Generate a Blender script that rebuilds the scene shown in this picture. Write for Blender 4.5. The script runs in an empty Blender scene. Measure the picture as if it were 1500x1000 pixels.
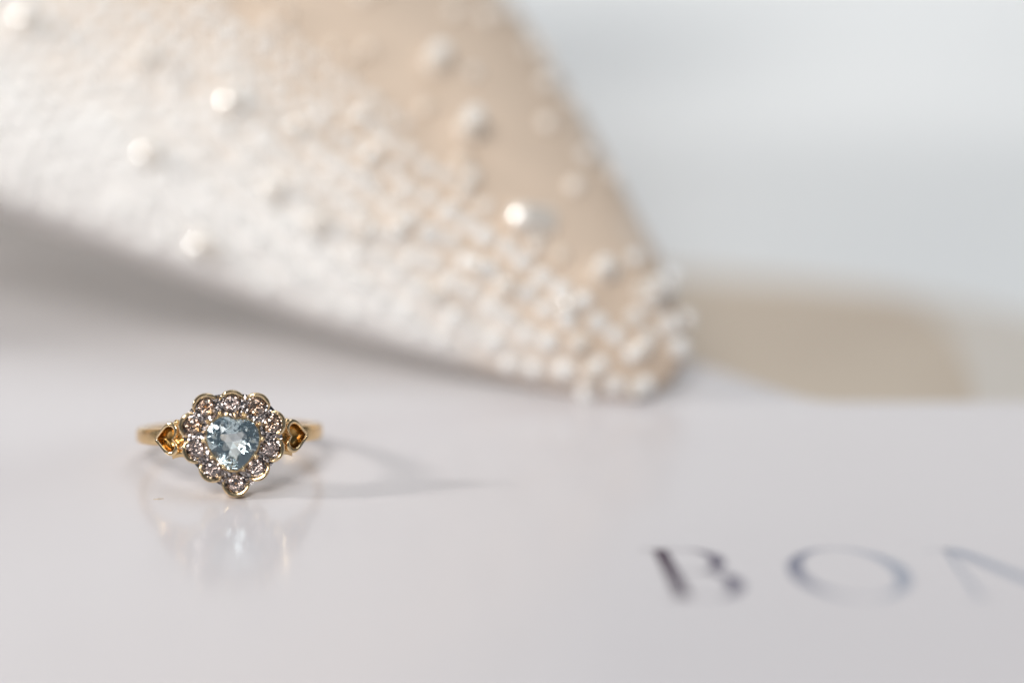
import bpy, bmesh, math, random
from mathutils import Vector, Matrix
from mathutils.bvhtree import BVHTree

random.seed(7)
MM = 0.001                       # everything below is written in millimetres
R = math.radians
sc = bpy.context.scene
COL = sc.collection

# ------------------------------------------------------------------ camera
FPX = 350 / 0.072                # focal length in photo pixels (1500 wide)
PITCH = R(16.4)
LENS = FPX / 1500 * 36
FWD = Vector((0, math.cos(PITCH), -math.sin(PITCH)))
UPV = Vector((0, math.sin(PITCH), math.cos(PITCH)))
RGT = Vector((1, 0, 0))
def ray(u, v):
    return RGT * ((u - 750) / FPX) + UPV * ((500 - v) / FPX) + FWD
CAM = -ray(345, 722) * 350       # the lowest point of the ring stands on the origin
def on_plane(u, v, z=0.0):
    d = ray(u, v)
    return CAM + d * ((z - CAM.z) / d.z)
def at_depth(u, v, depth):
    return CAM + ray(u, v) * depth

cd = bpy.data.cameras.new('camera')
cam = bpy.data.objects.new('camera', cd); COL.objects.link(cam)
cam.matrix_world = Matrix.Translation(CAM * MM) @ Matrix((RGT, UPV, -FWD)).transposed().to_4x4()
cd.sensor_width = 36; cd.lens = LENS
cd.clip_start = 0.005; cd.clip_end = 20
cd.dof.use_dof = True
cd.dof.focus_distance = 349.5 * MM
cd.dof.aperture_fstop = LENS / 28.0
cd.dof.aperture_blades = 0
sc.camera = cam

# ------------------------------------------------------------------ world and lamps
w = bpy.data.worlds.new('World'); sc.world = w; w.use_nodes = True
bg = w.node_tree.nodes['Background']
bg.inputs['Color'].default_value = (0.70, 0.84, 1.0, 1)
bg.inputs['Strength'].default_value = 0.09

def lamp(name, pos, target, sx, sy, power, color):
    ld = bpy.data.lights.new(name, 'AREA'); ld.shape = 'RECTANGLE'
    ld.size = sx * MM; ld.size_y = sy * MM; ld.energy = power; ld.color = color
    o = bpy.data.objects.new(name, ld); COL.objects.link(o)
    o.location = Vector(pos) * MM
    o.rotation_euler = (Vector(target) - Vector(pos)).to_track_quat('-Z', 'Y').to_euler()
    return o
KEYPOS = Vector((-1850, -120, 800))
lamp('window_light', KEYPOS, (0, 20, 0), 230, 230, 16.0, (1.0, 0.97, 0.94))
lamp('soft_fill_light', (-450, -1700, 1600), (0, 100, 0), 850, 850, 28.0, (1.0, 0.985, 0.965))  # added soft fill from the front, lights the starfish face
lamp('overhead_fill_light', (350, 450, 1850), (100, 150, 0), 1400, 1400, 10.5, (0.92, 0.96, 1.0))  # added overhead fill for the table and background

sc.view_settings.view_transform = 'Standard'
sc.view_settings.look = 'None'
sc.view_settings.exposure = 0.35
sc.view_settings.gamma = 1.0
sc.render.engine = 'CYCLES'
cy = sc.cycles
cy.use_denoising = True
cy.max_bounces = 24; cy.transmission_bounces = 20; cy.glossy_bounces = 8; cy.diffuse_bounces = 5
cy.caustics_reflective = True; cy.caustics_refractive = True
cy.blur_glossy = 0.4
cy.sample_clamp_indirect = 6.0

# ------------------------------------------------------------------ materials
def mat(name):
    m = bpy.data.materials.new(name); m.use_nodes = True
    nt = m.node_tree
    return m, nt, nt.nodes['Principled BSDF']
def noise_bump(nt, b, scale, strength, dist_mm, detail=3):
    tc = nt.nodes.new('ShaderNodeTexCoord')
    n = nt.nodes.new('ShaderNodeTexNoise'); n.inputs['Scale'].default_value = scale
    n.inputs['Detail'].default_value = detail
    nt.links.new(tc.outputs['Object'], n.inputs['Vector'])
    bp = nt.nodes.new('ShaderNodeBump'); bp.inputs['Strength'].default_value = strength
    bp.inputs['Distance'].default_value = dist_mm * MM
    nt.links.new(n.outputs['Fac'], bp.inputs['Height'])
    nt.links.new(bp.outputs['Normal'], b.inputs['Normal'])
    return tc, n
def ramp(nt, src, stops):
    r = nt.nodes.new('ShaderNodeValToRGB')
    e = r.color_ramp.elements
    while len(e) < len(stops): e.new(0.5)
    for k, (p, c) in enumerate(stops):
        e[k].position = p; e[k].color = (*c, 1)
    nt.links.new(src, r.inputs['Fac'])
    return r

def metal(name, c0, c1, rough, bump=0.25, scale=1600):
    m, nt, b = mat(name)
    b.inputs['Metallic'].default_value = 1
    tc, n = noise_bump(nt, b, scale, bump, 0.05)
    r = ramp(nt, n.outputs['Fac'], [(0.3, c0), (0.7, c1)])
    nt.links.new(r.outputs['Color'], b.inputs['Base Color'])
    n2 = nt.nodes.new('ShaderNodeTexNoise'); n2.inputs['Scale'].default_value = 900
    nt.links.new(tc.outputs['Object'], n2.inputs['Vector'])
    mr = nt.nodes.new('ShaderNodeMapRange')
    mr.inputs['To Min'].default_value = rough * 0.6; mr.inputs['To Max'].default_value = rough * 1.5
    nt.links.new(n2.outputs['Fac'], mr.inputs['Value'])
    nt.links.new(mr.outputs['Result'], b.inputs['Roughness'])
    return m
GOLD = metal('yellow_gold', (0.76, 0.52, 0.25), (0.85, 0.63, 0.36), 0.20)
GOLDP = metal('pale_polished_gold', (0.84, 0.63, 0.36), (0.90, 0.70, 0.44), 0.17)
SILVER = metal('white_metal', (0.16, 0.12, 0.105), (0.78, 0.73, 0.72), 0.13, 0.7, 2600)
DEEP = metal('shaded_gold', (0.34, 0.18, 0.05), (0.58, 0.36, 0.13), 0.24)  # darker gold carries the shade inside the shoulder hearts
CUPM = metal('dark_reflect_cup', (0.06, 0.045, 0.04), (0.30, 0.25, 0.225), 0.2, 0.5, 2200)  # dark reflections under the diamonds put into the base colour

def glass(name, col, ior):
    m = bpy.data.materials.new(name); m.use_nodes = True
    nt = m.node_tree; nt.nodes.clear()
    g = nt.nodes.new('ShaderNodeBsdfGlass'); g.inputs['Color'].default_value = (*col, 1)
    g.inputs['Roughness'].default_value = 0.0; g.inputs['IOR'].default_value = ior
    o = nt.nodes.new('ShaderNodeOutputMaterial')
    nt.links.new(g.outputs['BSDF'], o.inputs['Surface'])
    return m
DIAMOND = glass('champagne_diamond', (0.95, 0.895, 0.87), 2.42)
BROWND = glass('brown_diamond', (0.93, 0.85, 0.79), 2.42)
AQUA = glass('pale_blue_gem', (0.93, 0.97, 0.98), 1.60)

PAPER, nt, b = mat('glossy_white_cover')
tc, n = noise_bump(nt, b, 9, 0.0, 0.01)
r = ramp(nt, n.outputs['Fac'], [(0.35, (0.655, 0.622, 0.628)), (0.65, (0.680, 0.648, 0.655))])
nt.links.new(r.outputs['Color'], b.inputs['Base Color'])
b.inputs['Roughness'].default_value = 0.15
b.inputs['IOR'].default_value = 1.38

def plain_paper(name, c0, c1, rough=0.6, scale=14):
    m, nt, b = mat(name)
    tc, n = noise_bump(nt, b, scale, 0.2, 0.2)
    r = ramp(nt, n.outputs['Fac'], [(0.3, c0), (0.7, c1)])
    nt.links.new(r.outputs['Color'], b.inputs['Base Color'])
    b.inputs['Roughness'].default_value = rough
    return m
SHEET = plain_paper('white_sheet_paper', (0.80, 0.81, 0.81), (0.84, 0.845, 0.84))
CARD = plain_paper('shadow_end_paper', (0.65, 0.595, 0.53), (0.69, 0.635, 0.57))  # paler tone where the tan shadow thins out
TABLE = plain_paper('shadow_tan_tabletop', (0.56, 0.46, 0.36), (0.63, 0.53, 0.42), 0.5, 30)  # tan colour stands in for the warm starfish shadow beyond the booklet

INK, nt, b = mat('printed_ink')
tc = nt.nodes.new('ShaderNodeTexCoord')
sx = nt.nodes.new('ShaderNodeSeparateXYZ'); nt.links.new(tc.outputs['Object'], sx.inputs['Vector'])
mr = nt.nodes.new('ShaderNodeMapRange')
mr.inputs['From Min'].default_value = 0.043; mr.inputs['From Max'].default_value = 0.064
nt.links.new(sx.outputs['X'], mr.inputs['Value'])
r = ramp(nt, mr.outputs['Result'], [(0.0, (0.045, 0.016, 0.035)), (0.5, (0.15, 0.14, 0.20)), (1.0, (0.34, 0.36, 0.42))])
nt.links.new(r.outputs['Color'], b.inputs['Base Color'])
b.inputs['Roughness'].default_value = 0.3

def star_material(name, tan, cream, rough, lo, hi):
    """cream towards the granular margins of an arm, tan along the smooth back (attribute 'across')"""
    m, nt, b = mat(name)
    at = nt.nodes.new('ShaderNodeAttribute'); at.attribute_name = 'across'
    tc, n = noise_bump(nt, b, 260, 0.2, 0.4, 4)
    n2 = nt.nodes.new('ShaderNodeTexNoise'); n2.inputs['Scale'].default_value = 90; n2.inputs['Detail'].default_value = 4
    nt.links.new(tc.outputs['Object'], n2.inputs['Vector'])
    ma = nt.nodes.new('ShaderNodeMath'); ma.operation = 'MULTIPLY_ADD'
    nt.links.new(n2.outputs['Fac'], ma.inputs[0]); ma.inputs[1].default_value = 0.55
    ma2 = nt.nodes.new('ShaderNodeMath'); ma2.operation = 'SUBTRACT'
    nt.links.new(at.outputs['Fac'], ma2.inputs[0]); ma2.inputs[1].default_value = 0.275
    nt.links.new(ma2.outputs[0], ma.inputs[2])
    r = ramp(nt, ma.outputs[0], [(lo, tan), (hi, cream)])
    nt.links.new(r.outputs['Color'], b.inputs['Base Color'])
    b.inputs['Roughness'].default_value = rough
    return m
STAR = star_material('starfish_skin', (0.70, 0.555, 0.43), (0.90, 0.875, 0.845), 0.6, 0.25, 0.70)
GRAN = star_material('starfish_granule', (0.80, 0.69, 0.58), (0.93, 0.92, 0.90), 0.35, 0.1, 0.55)
TUB, nt, b = mat('starfish_tubercle')
tc, n = noise_bump(nt, b, 500, 0.2, 0.2)
r = ramp(nt, n.outputs['Fac'], [(0.3, (0.80, 0.73, 0.65)), (0.7, (0.86, 0.81, 0.75))])
nt.links.new(r.outputs['Color'], b.inputs['Base Color'])
b.inputs['Roughness'].default_value = 0.15
b.inputs['IOR'].default_value = 1.95

# ------------------------------------------------------------------ mesh helpers
def link(name, me, m=None, parent=None):
    if m is not None and not me.materials: me.materials.append(m)
    o = bpy.data.objects.new(name, me); COL.objects.link(o)
    if parent: o.parent = parent
    return o
def mesh(name, verts, faces, m=None, parent=None, smooth=None):
    me = bpy.data.meshes.new(name)
    me.from_pydata([Vector(v) * MM for v in verts], [], faces)
    bm = bmesh.new(); bm.from_mesh(me)
    bmesh.ops.recalc_face_normals(bm, faces=bm.faces)
    bm.to_mesh(me); bm.free()
    if smooth is not None:
        for p in me.polygons: p.use_smooth = True
        me.set_sharp_from_angle(angle=R(smooth))
    me.update()
    return link(name, me, m, parent)
def tag(o, label, cat, group=None, kind=None):
    if label: o['label'] = label
    if cat: o['category'] = cat
    if group: o['group'] = group
    if kind: o['kind'] = kind
    return o
def rings(rs, closed=False, cap0=False, cap1=False):
    """stitch equal-length closed rings of points"""
    n = len(rs[0]); V = [p for r_ in rs for p in r_]; F = []
    m_ = len(rs)
    for i in range(m_ if closed else m_ - 1):
        a, b_ = i * n, ((i + 1) % m_) * n
        for k in range(n):
            F.append((a + k, a + (k + 1) % n, b_ + (k + 1) % n, b_ + k))
    if cap0: F.append(tuple(range(n))[::-1])
    if cap1: F.append(tuple((m_ - 1) * n + k for k in range(n)))
    return V, F
def ball(r, seg=12, rg=8, squash=1.0):
    V = []; F = []
    V.append((0, 0, r * squash))
    for i in range(1, rg):
        a = math.pi * i / rg
        for k in range(seg):
            t = 2 * math.pi * k / seg
            V.append((r * math.sin(a) * math.cos(t), r * math.sin(a) * math.sin(t), r * math.cos(a) * squash))
    V.append((0, 0, -r * squash))
    for k in range(seg): F.append((0, 1 + k, 1 + (k + 1) % seg))
    for i in range(rg - 2):
        for k in range(seg):
            a = 1 + i * seg
            F.append((a + k, a + seg + k, a + seg + (k + 1) % seg, a + (k + 1) % seg))
    e = len(V) - 1; a = 1 + (rg - 2) * seg
    for k in range(seg): F.append((e, a + (k + 1) % seg, a + k))
    return V, F
def resample(pts, n, closed=True):
    P = [Vector(p) for p in pts]
    if closed: P.append(P[0])
    L = [0]
    for a, b_ in zip(P, P[1:]): L.append(L[-1] + (b_ - a).length)
    out = []
    for k in range(n):
        d = L[-1] * k / (n if closed else n - 1)
        i = max(j for j in range(len(L) - 1) if L[j] <= d + 1e-9)
        t = (d - L[i]) / max(L[i + 1] - L[i], 1e-9)
        out.append(P[i].lerp(P[i + 1], min(t, 1)))
    return out
def smooth_loop(P, it=2):
    for _ in range(it):
        n = len(P)
        P = [(P[i - 1] + P[i] * 2 + P[(i + 1) % n]) / 4 for i in range(n)]
    return P

# ------------------------------------------------------------------ the setting: tabletop
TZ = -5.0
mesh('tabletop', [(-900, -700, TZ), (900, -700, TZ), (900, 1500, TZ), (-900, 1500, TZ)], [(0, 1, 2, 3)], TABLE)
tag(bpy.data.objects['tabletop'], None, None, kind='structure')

def slab(name, pts, z0, z1, m, bev, curl=None):
    """a flat thing of real thickness with a softened upper edge"""
    c = sum(pts, Vector((0, 0, 0))) / len(pts)
    def off(d):
        n = len(pts); out = []
        for i in range(n):
            a, b_, d_ = pts[i - 1], pts[i], pts[(i + 1) % n]
            e1 = (b_ - a).normalized(); e2 = (d_ - b_).normalized()
            n1 = Vector((-e1.y, e1.x, 0)); n2 = Vector((-e2.y, e2.x, 0))
            nn = (n1 + n2); nn = nn / max(nn.length_squared, 0.2) * 2 / 1
            out.append(b_ + nn * d * 0.5)
        return out
    s = 0
    for i in range(len(pts)): s += pts[i - 1].x * pts[i].y - pts[i].x * pts[i - 1].y
    if s < 0: pts = pts[::-1]
    rs = [[(p.x, p.y, z0) for p in off(0)], [(p.x, p.y, z1 - bev) for p in off(0)]]
    for k in (1, 2, 3):
        a = k / 3 * math.pi / 2
        rs.append([(p.x, p.y, z1 - bev + bev * math.sin(a)) for p in off(bev * (1 - math.cos(a)))])
    V, F = rings(rs, cap0=True, cap1=True)
    return mesh(name, V, F, m, smooth=15)

q = on_plane
bk = slab('booklet', [Vector((p.x, p.y, 0)) for p in
          (q(2100, 588), q(1215, 588), q(1180, 583), q(1000, 524), q(800, 452), q(500, 330), q(-100, 330))]
          + [Vector((-330, 120, 0)), Vector((-330, -130, 0)), Vector((160, -130, 0))], TZ, 0, PAPER, 0.5)
tag(bk, 'glossy white booklet cover with dark serif capitals, carrying the ring', 'booklet')

# ------------------------------------------------------------------ lettering on the cover
O0 = q(1003, 874); VU = q(966, 804) - O0; UU = Vector((VU.length * 0.73, 0.0, 0))
def letter(name, loops, u0):
    """loops: list of (outer polygon, hole polygon or None) in cap-height units"""
    V = []; F = []
    def pt(p): 
        a = O0 + UU * (p[0] + u0) + VU * p[1]
        return (a.x, a.y)
    for outer, hole in loops:
        if hole is None:
            i = len(V); V += [(*pt(p), 0.012) for p in outer]; F.append(tuple(range(i, i + len(outer))))
        else:
            n = len(outer); i = len(V)
            V += [(*pt(p), 0.012) for p in outer] + [(*pt(p), 0.012) for p in hole]
            for k in range(n):
                F.append((i + k, i + (k + 1) % n, i + n + (k + 1) % n, i + n + k))
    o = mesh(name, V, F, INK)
    return o
def ell(cx, cy, rx, ry, n=40, a0=0, a1=360):
    return [(cx + rx * math.cos(R(a0 + (a1 - a0) * k / n)), cy + ry * math.sin(R(a0 + (a1 - a0) * k / n))) for k in range(n)]
def rect(x0, y0, x1, y1): return [(x0, y0), (x1, y0), (x1, y1), (x0, y1)]
def bowl(x0, xo, xi, y0, y1, th):
    """open bowl of a B: outer and inner half ellipses, as a strip"""
    n = 20; o = []; i_ = []
    cy = (y0 + y1) / 2
    for k in range(n + 1):
        a = R(-90 + 180 * k / n)
        o.append((x0 + (xo - x0) * math.cos(a), cy + (y1 - y0) / 2 * math.sin(a)))
        i_.append((x0 + (xi - x0) * math.cos(a), cy + ((y1 - y0) / 2 - th) * math.sin(a)))
    return [([o[k], o[k + 1], i_[k + 1], i_[k]], None) for k in range(n)]
T = 0.014
B = [(rect(-0.075, 0, 0.075, 1), None), (rect(-0.2, 0, -0.0751, T), None), (rect(-0.2, 1 - T, -0.0751, 1), None),
     (rect(0.0751, 0, 0.28, T), None), (rect(0.0751, 1 - T, 0.24, 1), None), (rect(0.0751, 0.515, 0.24, 0.515 + T), None)]
B += bowl(0.28, 0.66, 0.49, 0, 0.55, T) + bowl(0.24, 0.60, 0.45, 0.515, 1, T)
Oc = [(ell(0, 0.5, 0.60, 0.53), ell(0, 0.5, 0.44, 0.508))]
N = [(rect(-0.02, 0, 0.03, 1), None), (rect(-0.15, 0, -0.0201, T), None), (rect(0.0301, 0, 0.16, T), None), (rect(-0.2, 1 - T, -0.0201, 1), None),
     ([(-0.02, 1.0), (0.16, 1.0), (0.98, 0), (0.80, 0)], None), (rect(0.93, 0.02, 0.98, 1), None),
     (rect(0.80, 1 - T, 0.9299, 1), None), (rect(0.9801, 1 - T, 1.12, 1), None)]
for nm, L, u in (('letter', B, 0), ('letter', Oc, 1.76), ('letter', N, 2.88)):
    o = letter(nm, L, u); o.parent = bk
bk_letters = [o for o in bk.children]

# ------------------------------------------------------------------ papers beyond the booklet
def flat(u, v): p = q(u, v, TZ + 0.6); return Vector((p.x, p.y, 0))
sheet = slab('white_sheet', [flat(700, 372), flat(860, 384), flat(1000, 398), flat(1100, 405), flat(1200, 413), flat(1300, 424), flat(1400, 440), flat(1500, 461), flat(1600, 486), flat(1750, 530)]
             + [Vector((500, 120, 0)), Vector((500, 700, 0)), Vector((-400, 700, 0)), Vector((-400, 190, 0))], TZ + 0.02, TZ + 0.8, SHEET, 0.3)  # near edge draws the upper outline of the tan starfish shadow
tag(sheet, 'large white sheet behind the starfish, near edge shaped as the outline of its shadow', 'paper sheet')
board = slab('reflector_board', [Vector((-420, 0, 0)), Vector((420, 0, 0)), Vector((420, 4, 0)), Vector((-420, 4, 0))], 0, 176, SHEET, 0.5)  # unseen reflector, added to brighten the gloss of the cover
board.location = Vector((0, 460, TZ + 0.78)) * MM
tag(board, 'unseen low white reflector board added to brighten the reflection in the cover', 'board')
card = slab('shadow_end_card', [flat(1290, 424), flat(1350, 446), flat(1395, 490), flat(1420, 545), flat(1430, 600), flat(2000, 600), flat(1800, 520)], TZ + 0.02, TZ + 0.35, CARD, 0.1)  # added patch that lets the tan shadow end towards the right
tag(card, 'added pale card for the soft end of the starfish shadow, between booklet and white sheet', 'card')

# ------------------------------------------------------------------ the ring
K = 0.01296
def h(x, y): return ((x - 508) * K, (500 - y) * K)
ring = bpy.data.objects.new('gold_ring', None); COL.objects.link(ring)
tag(ring, 'gold cluster ring with pale blue heart stone framed by small diamonds', 'ring')
ring.empty_display_size = 0.002

stones = [h(508, 175), h(705, 203), h(828, 345), h(812, 545), h(690, 692), h(526, 815), h(343, 692), h(213, 537), h(188, 345), h(302, 197)]
HC = Vector(h(508, 480))
def top_z(x, y):                          # gently domed head
    return -0.012 * ((x - HC.x) ** 2 + (y - HC.y) ** 2)
LR = 1.50
# scalloped gold rims, one for each diamond
def rim(k):
    c = Vector(stones[k]); N_ = 72
    ok = []
    for i in range(N_):
        a = 2 * math.pi * i / N_
        p = c + Vector((math.cos(a), math.sin(a))) * LR
        inside = any((p - Vector(s)).length < LR - 0.10 for j, s in enumerate(stones) if j != k)
        outward = (p - c).dot(c - HC) > -0.35 * LR * (c - HC).length
        ok.append((not inside) and outward)
    start = next(i for i in range(N_) if ok[i] and not ok[i - 1])
    arc = []
    i = start
    while ok[i % N_] and len(arc) < N_:
        arc.append(2 * math.pi * i / N_); i += 1
    m_ = len(arc); rs = []
    for j, a in enumerate(arc):
        e = min(j, m_ - 1 - j) / (m_ / 2)
        th = 0.16 + 0.29 * min(1, e * 1.6) ** 0.7
        d = Vector((math.cos(a), math.sin(a)))
        curl = 0.14 * max(0, 1 - e * 4)
        prof = []
        zt = top_z(c.x, c.y) + 0.22 - 0.1 * (1 - min(1, e * 2))
        ro = LR - curl; ri = LR - th - curl
        for (rr, zz) in ((ro - 0.30, -2.3), (ro - 0.05, -0.9), (ro, zt - 0.25), (ro - 0.03, zt - 0.1), (ro - 0.10, zt - 0.01), (ri + 0.07, zt), (ri + 0.01, zt - 0.06), (ri, zt - 0.3), (ri - 0.12, -2.3)):
            p = c + d * rr
            prof.append((p.x, p.y, zz))
        rs.append(prof)
    V, F = rings(rs, cap0=True, cap1=True)
    return mesh('scallop_rim', V, F, GOLDP, ring, smooth=50)
for k in range(10): rim(k)

# heart stone outline, measured
gp = [(500, 188), (560, 196), (600, 190), (650, 188), (710, 200), (775, 245), (825, 320), (852, 410), (846, 520), (800, 640), (715, 755), (610, 868), (545, 915), (480, 934),
      (410, 915), (330, 868), (240, 770), (165, 675), (110, 570), (82, 450), (95, 350), (140, 265), (205, 195), (280, 150), (345, 132), (405, 142), (450, 180)]
gem_out = [Vector((((295 + x / 10) - 341.4) * 0.072, (645 - (590 + y / 10)) * 0.072)) for x, y in gp]
GC = Vector((0.02, 0.35))

# white metal plate carrying the diamonds (open under the heart stone)
NP = 160
outer = []; inner = []
gsm = resample([(p.x, p.y, 0) for p in gem_out], 400)
for i in range(NP):
    a = 2 * math.pi * i / NP; d = Vector((math.cos(a), math.sin(a)))
    best = 0
    for s in stones:
        c = Vector(s) - HC; bq = c.dot(d); disc = bq * bq - c.length_squared + (LR - 0.2) ** 2
        if disc > 0: best = max(best, bq + math.sqrt(disc))
    outer.append(HC + d * max(best, 3.6))
    g = max((Vector((p.x, p.y)) - GC for p in gsm), key=lambda v: v.normalized().dot(d))
    inner.append(GC + g * 0.80)
rad_o = [(p - HC).length for p in outer]
sm = [sum(rad_o[(i + j) % NP] for j in range(-8, 9)) / 17 for i in range(NP)]
outer = [HC + (outer[i] - HC).normalized() * max(rad_o[i], sm[i] - 0.02) for i in range(NP)]
V = []; F = []
NRG = 13
rnd = random.Random(3)
for j in range(NRG):
    t = j / (NRG - 1)
    for i in range(NP):
        p = inner[i].lerp(outer[i], t)
        z = top_z(p.x, p.y) - 0.14
        dm = min((p - Vector(s)).length for s in stones)
        if 0 < j < NRG - 1: 
            z += rnd.uniform(-0.07, 0.07)
            p = p + Vector((rnd.uniform(-0.04, 0.04), rnd.uniform(-0.04, 0.04)))
        if dm < 0.80: z -= 0.7
        V.append((p.x, p.y, z))
for j in range(NRG - 1):
    for i in range(NP):
        F.append((j * NP + i, j * NP + (i + 1) % NP, (j + 1) * NP + (i + 1) % NP, (j + 1) * NP + i))
plate = mesh('setting_plate', V, F, SILVER, ring)
# gold gallery: the lower wall of the head, narrowing towards the finger
rs = []
for (f, z) in ((0.93, -0.75), (0.90, -1.3), (0.80, -2.1), (0.76, -2.6), (0.68, -2.65), (0.66, -2.2), (0.70, -1.2), (0.80, -0.75)):
    rs.append([((HC + (p - HC) * f).x, (HC + (p - HC) * f).y, z) for p in outer])
V, F = rings(rs, closed=True)
mesh('gallery', V, F, GOLD, ring, smooth=40)

# diamonds
def brilliant():
    V = []; F = []
    def rg(n, r, z, o=0):
        i = len(V)
        for k in range(n):
            a = 2 * math.pi * (k + o) / n; V.append((r * math.cos(a), r * math.sin(a), z))
        return i
    t = rg(8, 0.55, 0.30); kx = rg(8, 0.80, 0.19, 0.5); g = rg(16, 1.0, 0.02); g2 = rg(16, 1.0, -0.03); pv = rg(8, 0.45, -0.50, 0.5)
    V.append((0, 0, -0.86)); cu = len(V) - 1
    F.append(tuple(t + k for k in range(8)))
    for k in range(8):
        k1 = (k + 1) % 8
        F.append((t + k, kx + k, t + k1))
        F.append((t + k1, kx + k, g + (2 * k + 2) % 16, kx + k1))
        F.append((kx + k, g + 2 * k, g + 2 * k + 1)); F.append((kx + k, g + 2 * k + 1, g + (2 * k + 2) % 16))
        F.append((g2 + 2 * k, pv + k, g2 + 2 * k + 1)); F.append((g2 + 2 * k + 1, pv + k, g2 + (2 * k + 2) % 16))
        F.append((g2 + (2 * k + 2) % 16, pv + k, cu, pv + k1))
    for k in range(16): F.append((g + k, g2 + k, g2 + (k + 1) % 16, g + (k + 1) % 16))
    return V, F
bv, bf = brilliant()
SR = 0.81
d0 = mesh('diamond', [Vector(v) * SR for v in bv], bf, DIAMOND, ring)
# thin cut-metal collar around each diamond
def collar_ring(r0, r1, z0, z1, n=40):
    rs = []
    for k in range(n):
        a = 2 * math.pi * k / n; c, s = math.cos(a), math.sin(a)
        wv = 0.03 * math.sin(a * 5 + 1)
        rs.append([(r0 * c, r0 * s, z0), (r1 * c, r1 * s, z0), ((r1 - 0.02) * c, (r1 - 0.02) * s, z1 + wv), ((r0 + r1) / 2 * c, (r0 + r1) / 2 * s, z1 + 0.05 + wv), (r0 * c, r0 * s, z1 + wv - 0.02)])
    return rings(rs, closed=True)
V, F = collar_ring(0.80, 0.97, -0.6, 0.03)
col0 = mesh('diamond_collar', V, F, SILVER, ring, smooth=50)
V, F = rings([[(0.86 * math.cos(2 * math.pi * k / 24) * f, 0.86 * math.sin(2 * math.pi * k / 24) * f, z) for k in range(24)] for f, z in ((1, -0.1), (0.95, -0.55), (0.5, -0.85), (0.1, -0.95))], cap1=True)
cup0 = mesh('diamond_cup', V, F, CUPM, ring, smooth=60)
brown_me = d0.data.copy(); brown_me.materials.clear(); brown_me.materials.append(BROWND)
rnd = random.Random(11)
for k, s in enumerate(stones):
    z = top_z(*s) + 0.0
    nrm = Vector((0.024 * (s[0] - HC.x) + rnd.uniform(-.17, .17), 0.024 * (s[1] - HC.y) + rnd.uniform(-.17, .17), 1)).normalized()
    rot = nrm.to_track_quat('Z', 'Y').to_matrix().to_4x4() @ Matrix.Rotation(rnd.uniform(0, 6.28), 4, 'Z')
    M = Matrix.Translation(Vector((s[0], s[1], z)) * MM) @ rot
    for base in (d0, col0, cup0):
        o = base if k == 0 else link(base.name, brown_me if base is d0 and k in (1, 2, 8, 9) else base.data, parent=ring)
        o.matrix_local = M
# grains of metal holding the diamonds
gv, gf = ball(0.2, 10, 7, 0.9)
g0 = mesh('grain', gv, gf, SILVER, ring, smooth=80)
first = True
for k in range(10):
    a = Vector(stones[k]); b_ = Vector(stones[(k + 1) % 10]); mid = (a + b_) / 2
    outd = (mid - HC).normalized()
    for off, sc_ in ((0.55, 0.95), (0.08, 0.75), (-0.50, 0.9), (-0.95, 0.7)):
        p = mid + outd * (off + rnd.uniform(-.08, .08)) + Vector((-outd.y, outd.x)) * rnd.uniform(-.12, .12)
        o = g0 if first else link('grain', g0.data, parent=ring); first = False
        s_ = sc_ * rnd.uniform(0.85, 1.15)
        o.matrix_local = Matrix.Translation(Vector((p.x, p.y, top_z(p.x, p.y) + 0.06)) * MM) @ Matrix.Diagonal((s_ * rnd.uniform(.85, 1.2), s_, s_, 1))

# the heart stone
def heart_gem():
    n = 24
    G = resample([(p.x, p.y, 0) for p in gem_out], n)
    G = [Vector((p.x, p.y)) for p in G]
    GI = smooth_loop([p.copy() for p in G], 2)
    def ringpts(f, z, m_, off, src):
        out = []
        for k in range(m_):
            x = (k + off) * n / m_
            i = int(x) % n; t = x - int(x)
            p = src[i].lerp(src[(i + 1) % n], t)
            p = GC + (p - GC) * f
            out.append((p.x, p.y, z))
        return out
    z0 = 0.75
    V = []; F = []
    def add(pts): i = len(V); V.extend(pts); return i
    t = add(ringpts(0.54, z0 + 0.74, 12, 0, GI)); kx = add(ringpts(0.80, z0 + 0.50, 12, 0.5, GI))
    g = add(ringpts(1.0, z0 + 0.06, 24, 0, G)); g2 = add(ringpts(1.0, z0 - 0.04, 24, 0, G))
    pa = add(ringpts(0.70, z0 - 0.85, 12, 0.5, GI)); pb = add(ringpts(0.34, z0 - 1.62, 6, 0.25, GI))
    V.append((GC.x, GC.y - 0.1, z0 - 2.0)); cu = len(V) - 1
    F.append(tuple(t + k for k in range(12)))
    for k in range(12):
        k1 = (k + 1) % 12
        F.append((t + k, kx + k, t + k1))
        F.append((t + k1, kx + k, g + (2 * k + 2) % 24)); F.append((t + k1, g + (2 * k + 2) % 24, kx + k1))
        F.append((kx + k, g + 2 * k, g + 2 * k + 1)); F.append((kx + k, g + 2 * k + 1, g + (2 * k + 2) % 24))
        F.append((g2 + 2 * k, pa + k, g2 + 2 * k + 1)); F.append((g2 + 2 * k + 1, pa + k, g2 + (2 * k + 2) % 24))
        F.append((g2 + (2 * k + 2) % 24, pa + k, pa + k1))
    for k in range(6):
        a, b_ = pa + 2 * k, pa + (2 * k + 1) % 12; c = pa + (2 * k + 2) % 12
        F.append((a, b_, pb + k)); F.append((b_, c, pb + (k + 1) % 6)); F.append((b_, pb + (k + 1) % 6, pb + k))
        F.append((pb + k, pb + (k + 1) % 6, cu))
    for k in range(24): F.append((g + k, g2 + k, g2 + (k + 1) % 24, g + (k + 1) % 24))
    return mesh('heart_stone', V, F, AQUA, ring)
hs = heart_gem(); hs['label'] = 'pale blue faceted heart-shaped stone'
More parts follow.
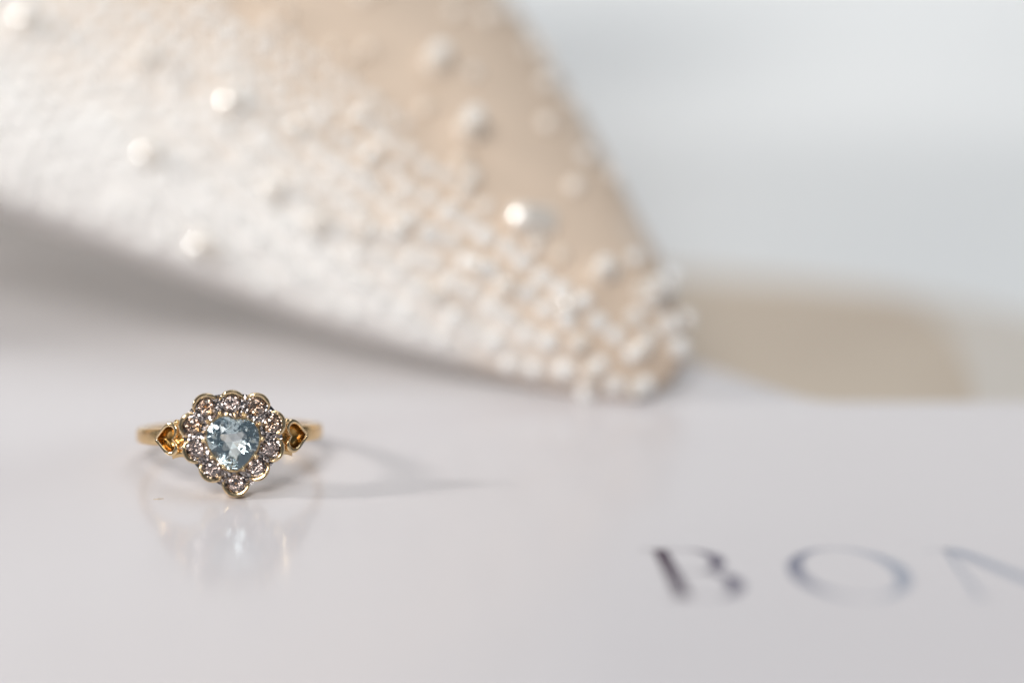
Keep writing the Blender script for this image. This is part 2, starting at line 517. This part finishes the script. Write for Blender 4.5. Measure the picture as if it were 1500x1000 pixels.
# gold collar and claws of the heart stone
co = smooth_loop(resample([(p.x, p.y, 0) for p in gem_out], 80), 2)
co = [Vector((p.x, p.y)) for p in co]
rs = []
for (dd, z) in ((0.02, -0.5), (0.20, -0.5), (0.20, 0.45), (0.17, 0.62), (0.10, 0.66), (0.03, 0.6), (0.0, 0.4)):
    r_ = []
    for p in co:
        e = (p - GC).normalized(); pp = p + e * dd; r_.append((pp.x, pp.y, z))
    rs.append(r_)
V, F = rings(rs, closed=True)
mesh('heart_collar', V, F, GOLD, ring, smooth=45)
def claw(x, y, size, mt, ln=1.0):
    p = Vector((((295 + x / 10) - 341.4) * 0.072, (645 - (590 + y / 10)) * 0.072))
    d = (GC - p).normalized()
    V, F = ball(0.26 * size, 12, 8)
    o = mesh('claw', [(v[0] * ln, v[1], v[2] * 1.4) for v in V], F, mt, ring, smooth=80)
    ang = math.atan2(d.y, d.x)
    o.matrix_local = Matrix.Translation(Vector((p.x, p.y, 0.68)) * MM) @ Matrix.Rotation(ang, 4, 'Z') @ Matrix.Rotation(R(-25), 4, 'Y')
for a in ((290, 105, 1.1, GOLD, 1.2), (640, 140, 1.15, GOLD, 1.2), (615, 105, 0.7, GOLD), (50, 480, 1.1, GOLDP, 1.2), (882, 480, 1.1, GOLDP, 1.2), (160, 715, 1.0, GOLDP, 1.1),
          (785, 728, 1.05, GOLDP, 1.1), (325, 860, 1.0, GOLDP, 1.2), (600, 905, 1.0, GOLDP, 1.1), (110, 210, 0.9, GOLD), (850, 260, 0.9, GOLD)):
    claw(*a)

# hoop
RO = 10.1; HY = 0.7; HZ = -11.4
def hoop():
    rs = []; n = 90; A0 = 27
    for i in range(n + 1):
        th = R(A0 + (360 - 2 * A0) * i / n)
        f = abs(i / n - 0.5) * 2                    # 1 at the shoulders, 0 at the back
        wd = 0.82 + 0.16 * f ** 2; tk = 1.05 + 0.15 * f ** 3
        pr = []
        for k in range(20):
            a = 2 * math.pi * k / 20
            ca, sa = math.cos(a), math.sin(a)
            e = lambda v, p_: math.copysign(abs(v) ** p_, v)
            y = wd * e(sa, 0.7); rr = RO - tk / 2 + tk / 2 * e(ca, 0.75)
            pr.append((rr * math.sin(th), HY + y, HZ + rr * math.cos(th)))
        rs.append(pr)
    V, F = rings(rs, cap0=True, cap1=True)
    return mesh('band', V, F, GOLD, ring, smooth=60)
band = hoop()

# open hearts on the shoulders
def heart_outline(n):
    out = []
    for k in range(n):
        t = 2 * math.pi * k / n
        x = 16 * math.sin(t) ** 3
        y = 13 * math.cos(t) - 5 * math.cos(2 * t) - 2 * math.cos(3 * t) - math.cos(4 * t)
        out.append(Vector((-(y + 2.5), x * 1.02, 0)) / 16)     # tip towards +x
    return smooth_loop(resample(out, n), 9)
def shoulder_heart(sgn):
    H = heart_outline(64); c = Vector((0, 0, 0))
    sx_, sy_ = 1.95, 1.85
    rs = []
    for (f, dd, z) in ((0.72, 0, -1.5), (0.90, 0, -0.7), (1.0, 0, -0.15), (0.985, 0, -0.03), (0.94, 0, 0.04), (0.80, 0, 0.04), (0.74, 0, -0.02), (0.71, 0, -0.12), (0.69, 0, -1.3)):
        rs.append([(p.x * sx_ * f, p.y * sy_ * f, z) for p in H])
    V, F = rings(rs, closed=True)
    o = mesh('shoulder_heart', V, F, GOLDP, ring, smooth=50)
    th = R(39)
    er = Vector((sgn * math.sin(th), 0, math.cos(th))); et = Vector((sgn * math.cos(th), 0, -math.sin(th)))
    ey = er.cross(et)
    M = Matrix((et, ey, er)).transposed().to_4x4()
    pos = Vector((0, HY - 0.1, HZ)) + er * (RO + 1.1)
    o.matrix_local = Matrix.Translation(pos * MM) @ M
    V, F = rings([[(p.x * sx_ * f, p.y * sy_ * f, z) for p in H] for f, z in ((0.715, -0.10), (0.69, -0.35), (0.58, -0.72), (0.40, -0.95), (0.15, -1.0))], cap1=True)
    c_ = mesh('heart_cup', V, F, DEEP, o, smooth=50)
for sgn in (-1, 1): shoulder_heart(sgn)
V, F = ball(0.34, 12, 8)
for p in ((-5.75, 2.35, -1.7), (5.75, 2.2, -1.7)):
    mesh('shoulder_bead', [(v[0] + p[0], v[1] + p[1], v[2] + p[2]) for v in V], F, GOLD, ring, smooth=80)
for sgn in (-1, 1):                                # small scroll under each heart, joining it to the head
    rs = []
    path = [Vector((sgn * (6.3 - 1.9 * t), -1.15 + 0.25 * math.sin(t * 3.1), -2.9 + 1.3 * t)) for t in [k / 10 for k in range(11)]]
    for i, p in enumerate(path):
        rs.append([(p.x, p.y + 0.42 * math.cos(2 * math.pi * k / 12), p.z + 0.55 * math.sin(2 * math.pi * k / 12)) for k in range(12)])
    V, F = rings(rs, cap0=True, cap1=True)
    mesh('shoulder_scroll', V, F, GOLD, ring, smooth=60)

# stand the ring on its head's lower tip and the back of the hoop
def ring_rot(T):
    Z = Vector((0, -math.cos(T), math.sin(T))); Y = Vector((0, math.sin(T), math.cos(T))); X = Vector((1, 0, 0))
    B_ = Matrix((X, Y, Z)).transposed()
    return B_ @ Matrix.Rotation(R(6.4), 3, 'Y') @ Matrix.Rotation(R(1.2), 3, 'Z')
hv = [o.matrix_local @ v.co for o in ring.children if o.name.startswith('scallop_rim') for v in o.data.vertices]
bvv = [v.co.copy() for v in band.data.vertices]
lo, hi = R(2), R(30)
for _ in range(24):
    md = (lo + hi) / 2; M3 = ring_rot(md)
    if min((M3 @ v).z for v in bvv) > min((M3 @ v).z for v in hv): lo = md
    else: hi = md
M3 = ring_rot(md)
low = min((M3 @ v for v in hv), key=lambda v: v.z)
ring.matrix_world = Matrix.Translation(Vector((-low.x, -low.y, -low.z - 0.00001))) @ M3.to_4x4()
print('ring tilt', math.degrees(md))

# a hair of dust on the cover
p = on_plane(232, 731)
mesh('dust_fibre', [(p.x - 0.55, p.y - 0.05, 0.0), (p.x, p.y - 0.10, 0.0), (p.x + 0.55, p.y + 0.12, 0.0), (p.x + 0.55, p.y + 0.2, 0.05), (p.x, p.y + 0.02, 0.12), (p.x - 0.55, p.y + 0.0, 0.05)],
     [(0, 1, 4, 5), (1, 2, 3, 4)], TABLE)
tag(bpy.data.objects['dust_fibre'], 'tiny brown dust fibre lying on the booklet beside the ring', 'dust')

# ------------------------------------------------------------------ the starfish
star = bpy.data.objects.new('starfish', None); COL.objects.link(star)
tag(star, 'large cream and tan knobbly starfish leaning behind the ring', 'starfish')
tipP = at_depth(985, 557, 350 + 33)
cenP = at_depth(-270, -410, 350 + 86)
AX = (cenP - tipP); LEN = AX.length; AX = AX / LEN
edge = at_depth(500 - 0, 490, 350 + 42) - at_depth(500 + 244 * .617, 490 - 244 * .787, 350 + 49)
NV = (edge - AX * edge.dot(AX)).normalized()
DN = AX.cross(NV)
if DN.dot(CAM - tipP) < 0: DN = -DN
SCL = LEN / 1600
HW = [(0, 0), (4, 24), (12, 42), (33, 66), (130, 122), (341, 214), (425, 246), (550, 288), (926, 420), (1200, 500), (1600, 590)]
def halfw(s):
    s = s / SCL
    for (a, x), (b_, y) in zip(HW, HW[1:]):
        if s <= b_: return (x + (y - x) * (s - a) / (b_ - a)) * SCL
    return HW[-1][1] * SCL
def dome(s):
    return 0.50 * halfw(min(s, 60)) + 0.30 * (halfw(s) - halfw(min(s, 60))) + 2.0 * min(1, s / 12)
def surf(s, v):
    """height of the back of an arm above its plane; s from the tip, v across"""
    hw = max(halfw(s), 1e-3); t = min(1, abs(v) / hw)
    return dome(s) * (1 - t ** 2.2) ** 0.62
def fold(k, P):
    """P = (along from centre, across, height) of arm k -> position in the star frame; some unseen arms bend back to clear the light"""
    r_, v, z = P
    if k == 1 and r_ > 50: r_ = 50 + (r_ - 50) * 0.56      # unseen arm, shortened to rest on the table and block low light
    bend, r0, arc = ((0, 0, 1), (0, 0, 1), (75, 45, 50), (75, 45, 50), (55, 45, 50))[k]
    if bend and r_ > r0:
        rad = arc / R(bend); a = min((r_ - r0) / arc, 1) * R(bend); ex = max(0, r_ - r0 - arc)
        r_, z = r0 + (rad + z) * math.sin(a) + ex * math.cos(a), (rad + z) * math.cos(a) - rad - ex * math.sin(a)
    ang = R(72 * k)
    # arm 0 points from the centre to the tip (-AX); positive turn goes towards NV
    e = -AX * math.cos(ang) + NV * math.sin(ang); f = NV * math.cos(ang) + AX * math.sin(ang)
    return cenP + e * r_ + f * v + DN * z
NS, NT = 90, 40
ss = [LEN * (k / NS) ** 1.35 for k in range(NS + 1)]
V = []; F = []; AC = []
T36 = math.tan(R(36))
for k in range(5):
    base = len(V)
    for s in ss:
        r_ = LEN - s; wv = min(halfw(s), r_ * T36)
        row = []
        for j in range(NT + 1):
            t = -1 + 2 * j / NT
            row.append((r_, wv * t, surf(s, wv * t)))
        for P in row: V.append(fold(k, P)); AC.append(abs(P[1]) / max(halfw(s), 1e-3) * (min(1, 0.32 + s / 65) if P[1] > 0 else 0.3))
        for j in range(NT + 1):
            t = 1 - 2 * j / NT
            v = wv * t; tt = min(1, abs(v) / max(halfw(s), 1e-3))
            V.append(fold(k, (r_, v * 0.96, -min(6.5, s * 0.09) * (1 - tt ** 9) - 0.01))); AC.append(0.0)  # tan underside: shade below the arm put into the colour
    W_ = 2 * (NT + 1)
    for i in range(NS):
        for j in range(W_):
            if i == NS - 1 and False: continue
            a = base + i * W_ + j; b_ = base + i * W_ + (j + 1) % W_
            F.append((a, b_, b_ + W_, a + W_))
me = bpy.data.meshes.new('body')
me.from_pydata([v * MM for v in V], [], F)
at = me.attributes.new('across', 'FLOAT', 'POINT')
at.data.foreach_set('value', AC)
bm = bmesh.new(); bm.from_mesh(me)
bmesh.ops.remove_doubles(bm, verts=bm.verts, dist=0.00002)
bmesh.ops.dissolve_degenerate(bm, edges=bm.edges, dist=0.000005)
bmesh.ops.recalc_face_normals(bm, faces=bm.faces)
bm.to_mesh(me)
for p_ in me.polygons: p_.use_smooth = True
body = link('body', me, STAR, star)
bvh = BVHTree.FromBMesh(bm); bm.free()

def normal_at(k, s, v):
    e = 0.4
    P = lambda s_, v_: fold(k, (LEN - s_, v_, surf(s_, v_)))
    du = P(s + e, v) - P(max(s - e, 0), v); dv = P(s, v + e) - P(s, v - e)
    n_ = du.cross(dv)
    n_ = n_.normalized() if n_.length > 1e-9 else DN
    if k == 0 and n_.dot(DN) < 0: n_ = -n_
    return n_
# granules: small rounded knobs in rough rows, dense along the margins
gran_v = [Vector(v) for v in ball(1, 8, 5)[0]]; gran_f = ball(1, 8, 5)[1]
GV = []; GF = []; GA = []
rnd = random.Random(5)
for k in range(5):
    s = 1.5; row = 0
    while s < LEN - 18:
        hw = min(halfw(s), (LEN - s) * T36)
        big = max(0, min(1, (85 - s) / 50)); row += 1; v = -hw * 0.97 + (1.1 if row % 2 else 0)
        while v < hw * 0.96:
            t = abs(v) / max(halfw(s), 0.1)
            low_side = v > 0
            dens = 0.98 if t > 0.1 else 0.8
            if not low_side: dens *= max(0.12, 0.6 - 2.2 * t) if t < 0.75 else 0.3
            if s < 12: dens = max(dens, 0.75)
            if k: dens *= 0.6
            if rnd.random() < dens:
                sj = s + rnd.uniform(-.35, .35); vj = v + rnd.uniform(-.35, .35)
                c = fold(k, (LEN - sj, vj, surf(sj, vj) - 0.1))
                n_ = normal_at(k, sj, vj)
                r_ = rnd.uniform(0.80, 1.06) * (1 + 0.18 * big)
                M = n_.to_track_quat('Z', 'Y').to_matrix()
                i = len(GV)
                hgt = rnd.uniform(0.95, 1.3)
                for q_ in gran_v:
                    GV.append((c + M @ Vector((q_.x * r_, q_.y * r_, q_.z * r_ * hgt))) * MM)
                GA += [min(1, 0.25 + 1.6 * t) if low_side else 0.4 * t + (0.3 if s < 14 else 0)] * len(gran_v)
                GF += [tuple(i + a for a in f_) for f_ in gran_f]
            v += 2.25 + big * 0.65
        s += 2.1 + big * 0.5
me = bpy.data.meshes.new('granules'); me.from_pydata(GV, [], GF)
at = me.attributes.new('across', 'FLOAT', 'POINT'); at.data.foreach_set('value', GA)
for p_ in me.polygons: p_.use_smooth = True
gr = link('granules', me, GRAN, star); gr['kind'] = 'stuff'

# tubercles: the big shiny knobs
def knob_mesh():
    rs = []
    for (r_, z) in ((1.25, -0.6), (1.10, 0.3), (0.98, 1.1), (0.86, 1.8), (0.80, 2.05), (0.72, 2.18), (0.55, 2.25), (0.28, 2.29), (0.08, 2.295)):
        rs.append([(r_ * math.cos(2 * math.pi * k / 16), r_ * math.sin(2 * math.pi * k / 16), z) for k in range(16)])
    return rings(rs, cap0=True, cap1=True)
V, F = knob_mesh()
kb = mesh('tubercle', V, F, TUB, star, smooth=70)
first = True
def knob(pos, n_, s_):
    global first
    o = kb if first else link('tubercle', kb.data, parent=star); first = False
    o.matrix_local = Matrix.Translation(pos * MM) @ n_.to_track_quat('Z', 'Y').to_matrix().to_4x4() @ Matrix.Diagonal((s_, s_, s_ * rnd.uniform(.9, 1.1), 1))
LEAN = ((50, 34), (352, 156), (225, 230), (306, 366), (786, 326))   # blunt knobs that lean towards the window
for (u, v, s_) in ((50, 34, 1.5), (352, 156, 1.5), (225, 230, 1.25), (306, 366, 1.2), (472, 326, 1.2), (640, 92, 1.5), (690, 190, 1.6), (786, 326, 1.75), (882, 398, 1.25), (948, 430, 1.5),
                   (938, 512, 1.0), (930, 566, 0.9), (410, 275, 1.1), (545, 230, 1.1), (435, 190, 1.1), (540, 335, 1.0), (830, 450, 1.0), (700, 390, 1.0), (742, 420, 1.0), (690, 265, 1.0), (640, 430, 0.9), (215, 90, 1.2), (530, 175, 1.1), (590, 330, 1.0), (850, 500, 0.9), (870, 540, 0.9)):
    d = ray(u, v).normalized()
    hit, n_, i_, ds = bvh.ray_cast(CAM * MM, d)
    if hit is not None:
        n_ = n_ if n_.dot(d) < 0 else -n_
        if (u, v) in LEAN:
            n_ = ((KEYPOS - hit / MM).normalized() - d).normalized()
        knob(hit / MM, n_, s_)
for k in range(1, 5):
    for s, v in ((20, 0), (38, 4), (55, -6), (75, 2), (95, 8)):
        knob(fold(k, (LEN - s, v, surf(s, v))), normal_at(k, s, v) if k in (0, 4) else (fold(k, (LEN - s, v, surf(s, v) + 1)) - fold(k, (LEN - s, v, surf(s, v)))).normalized(), 1.4)
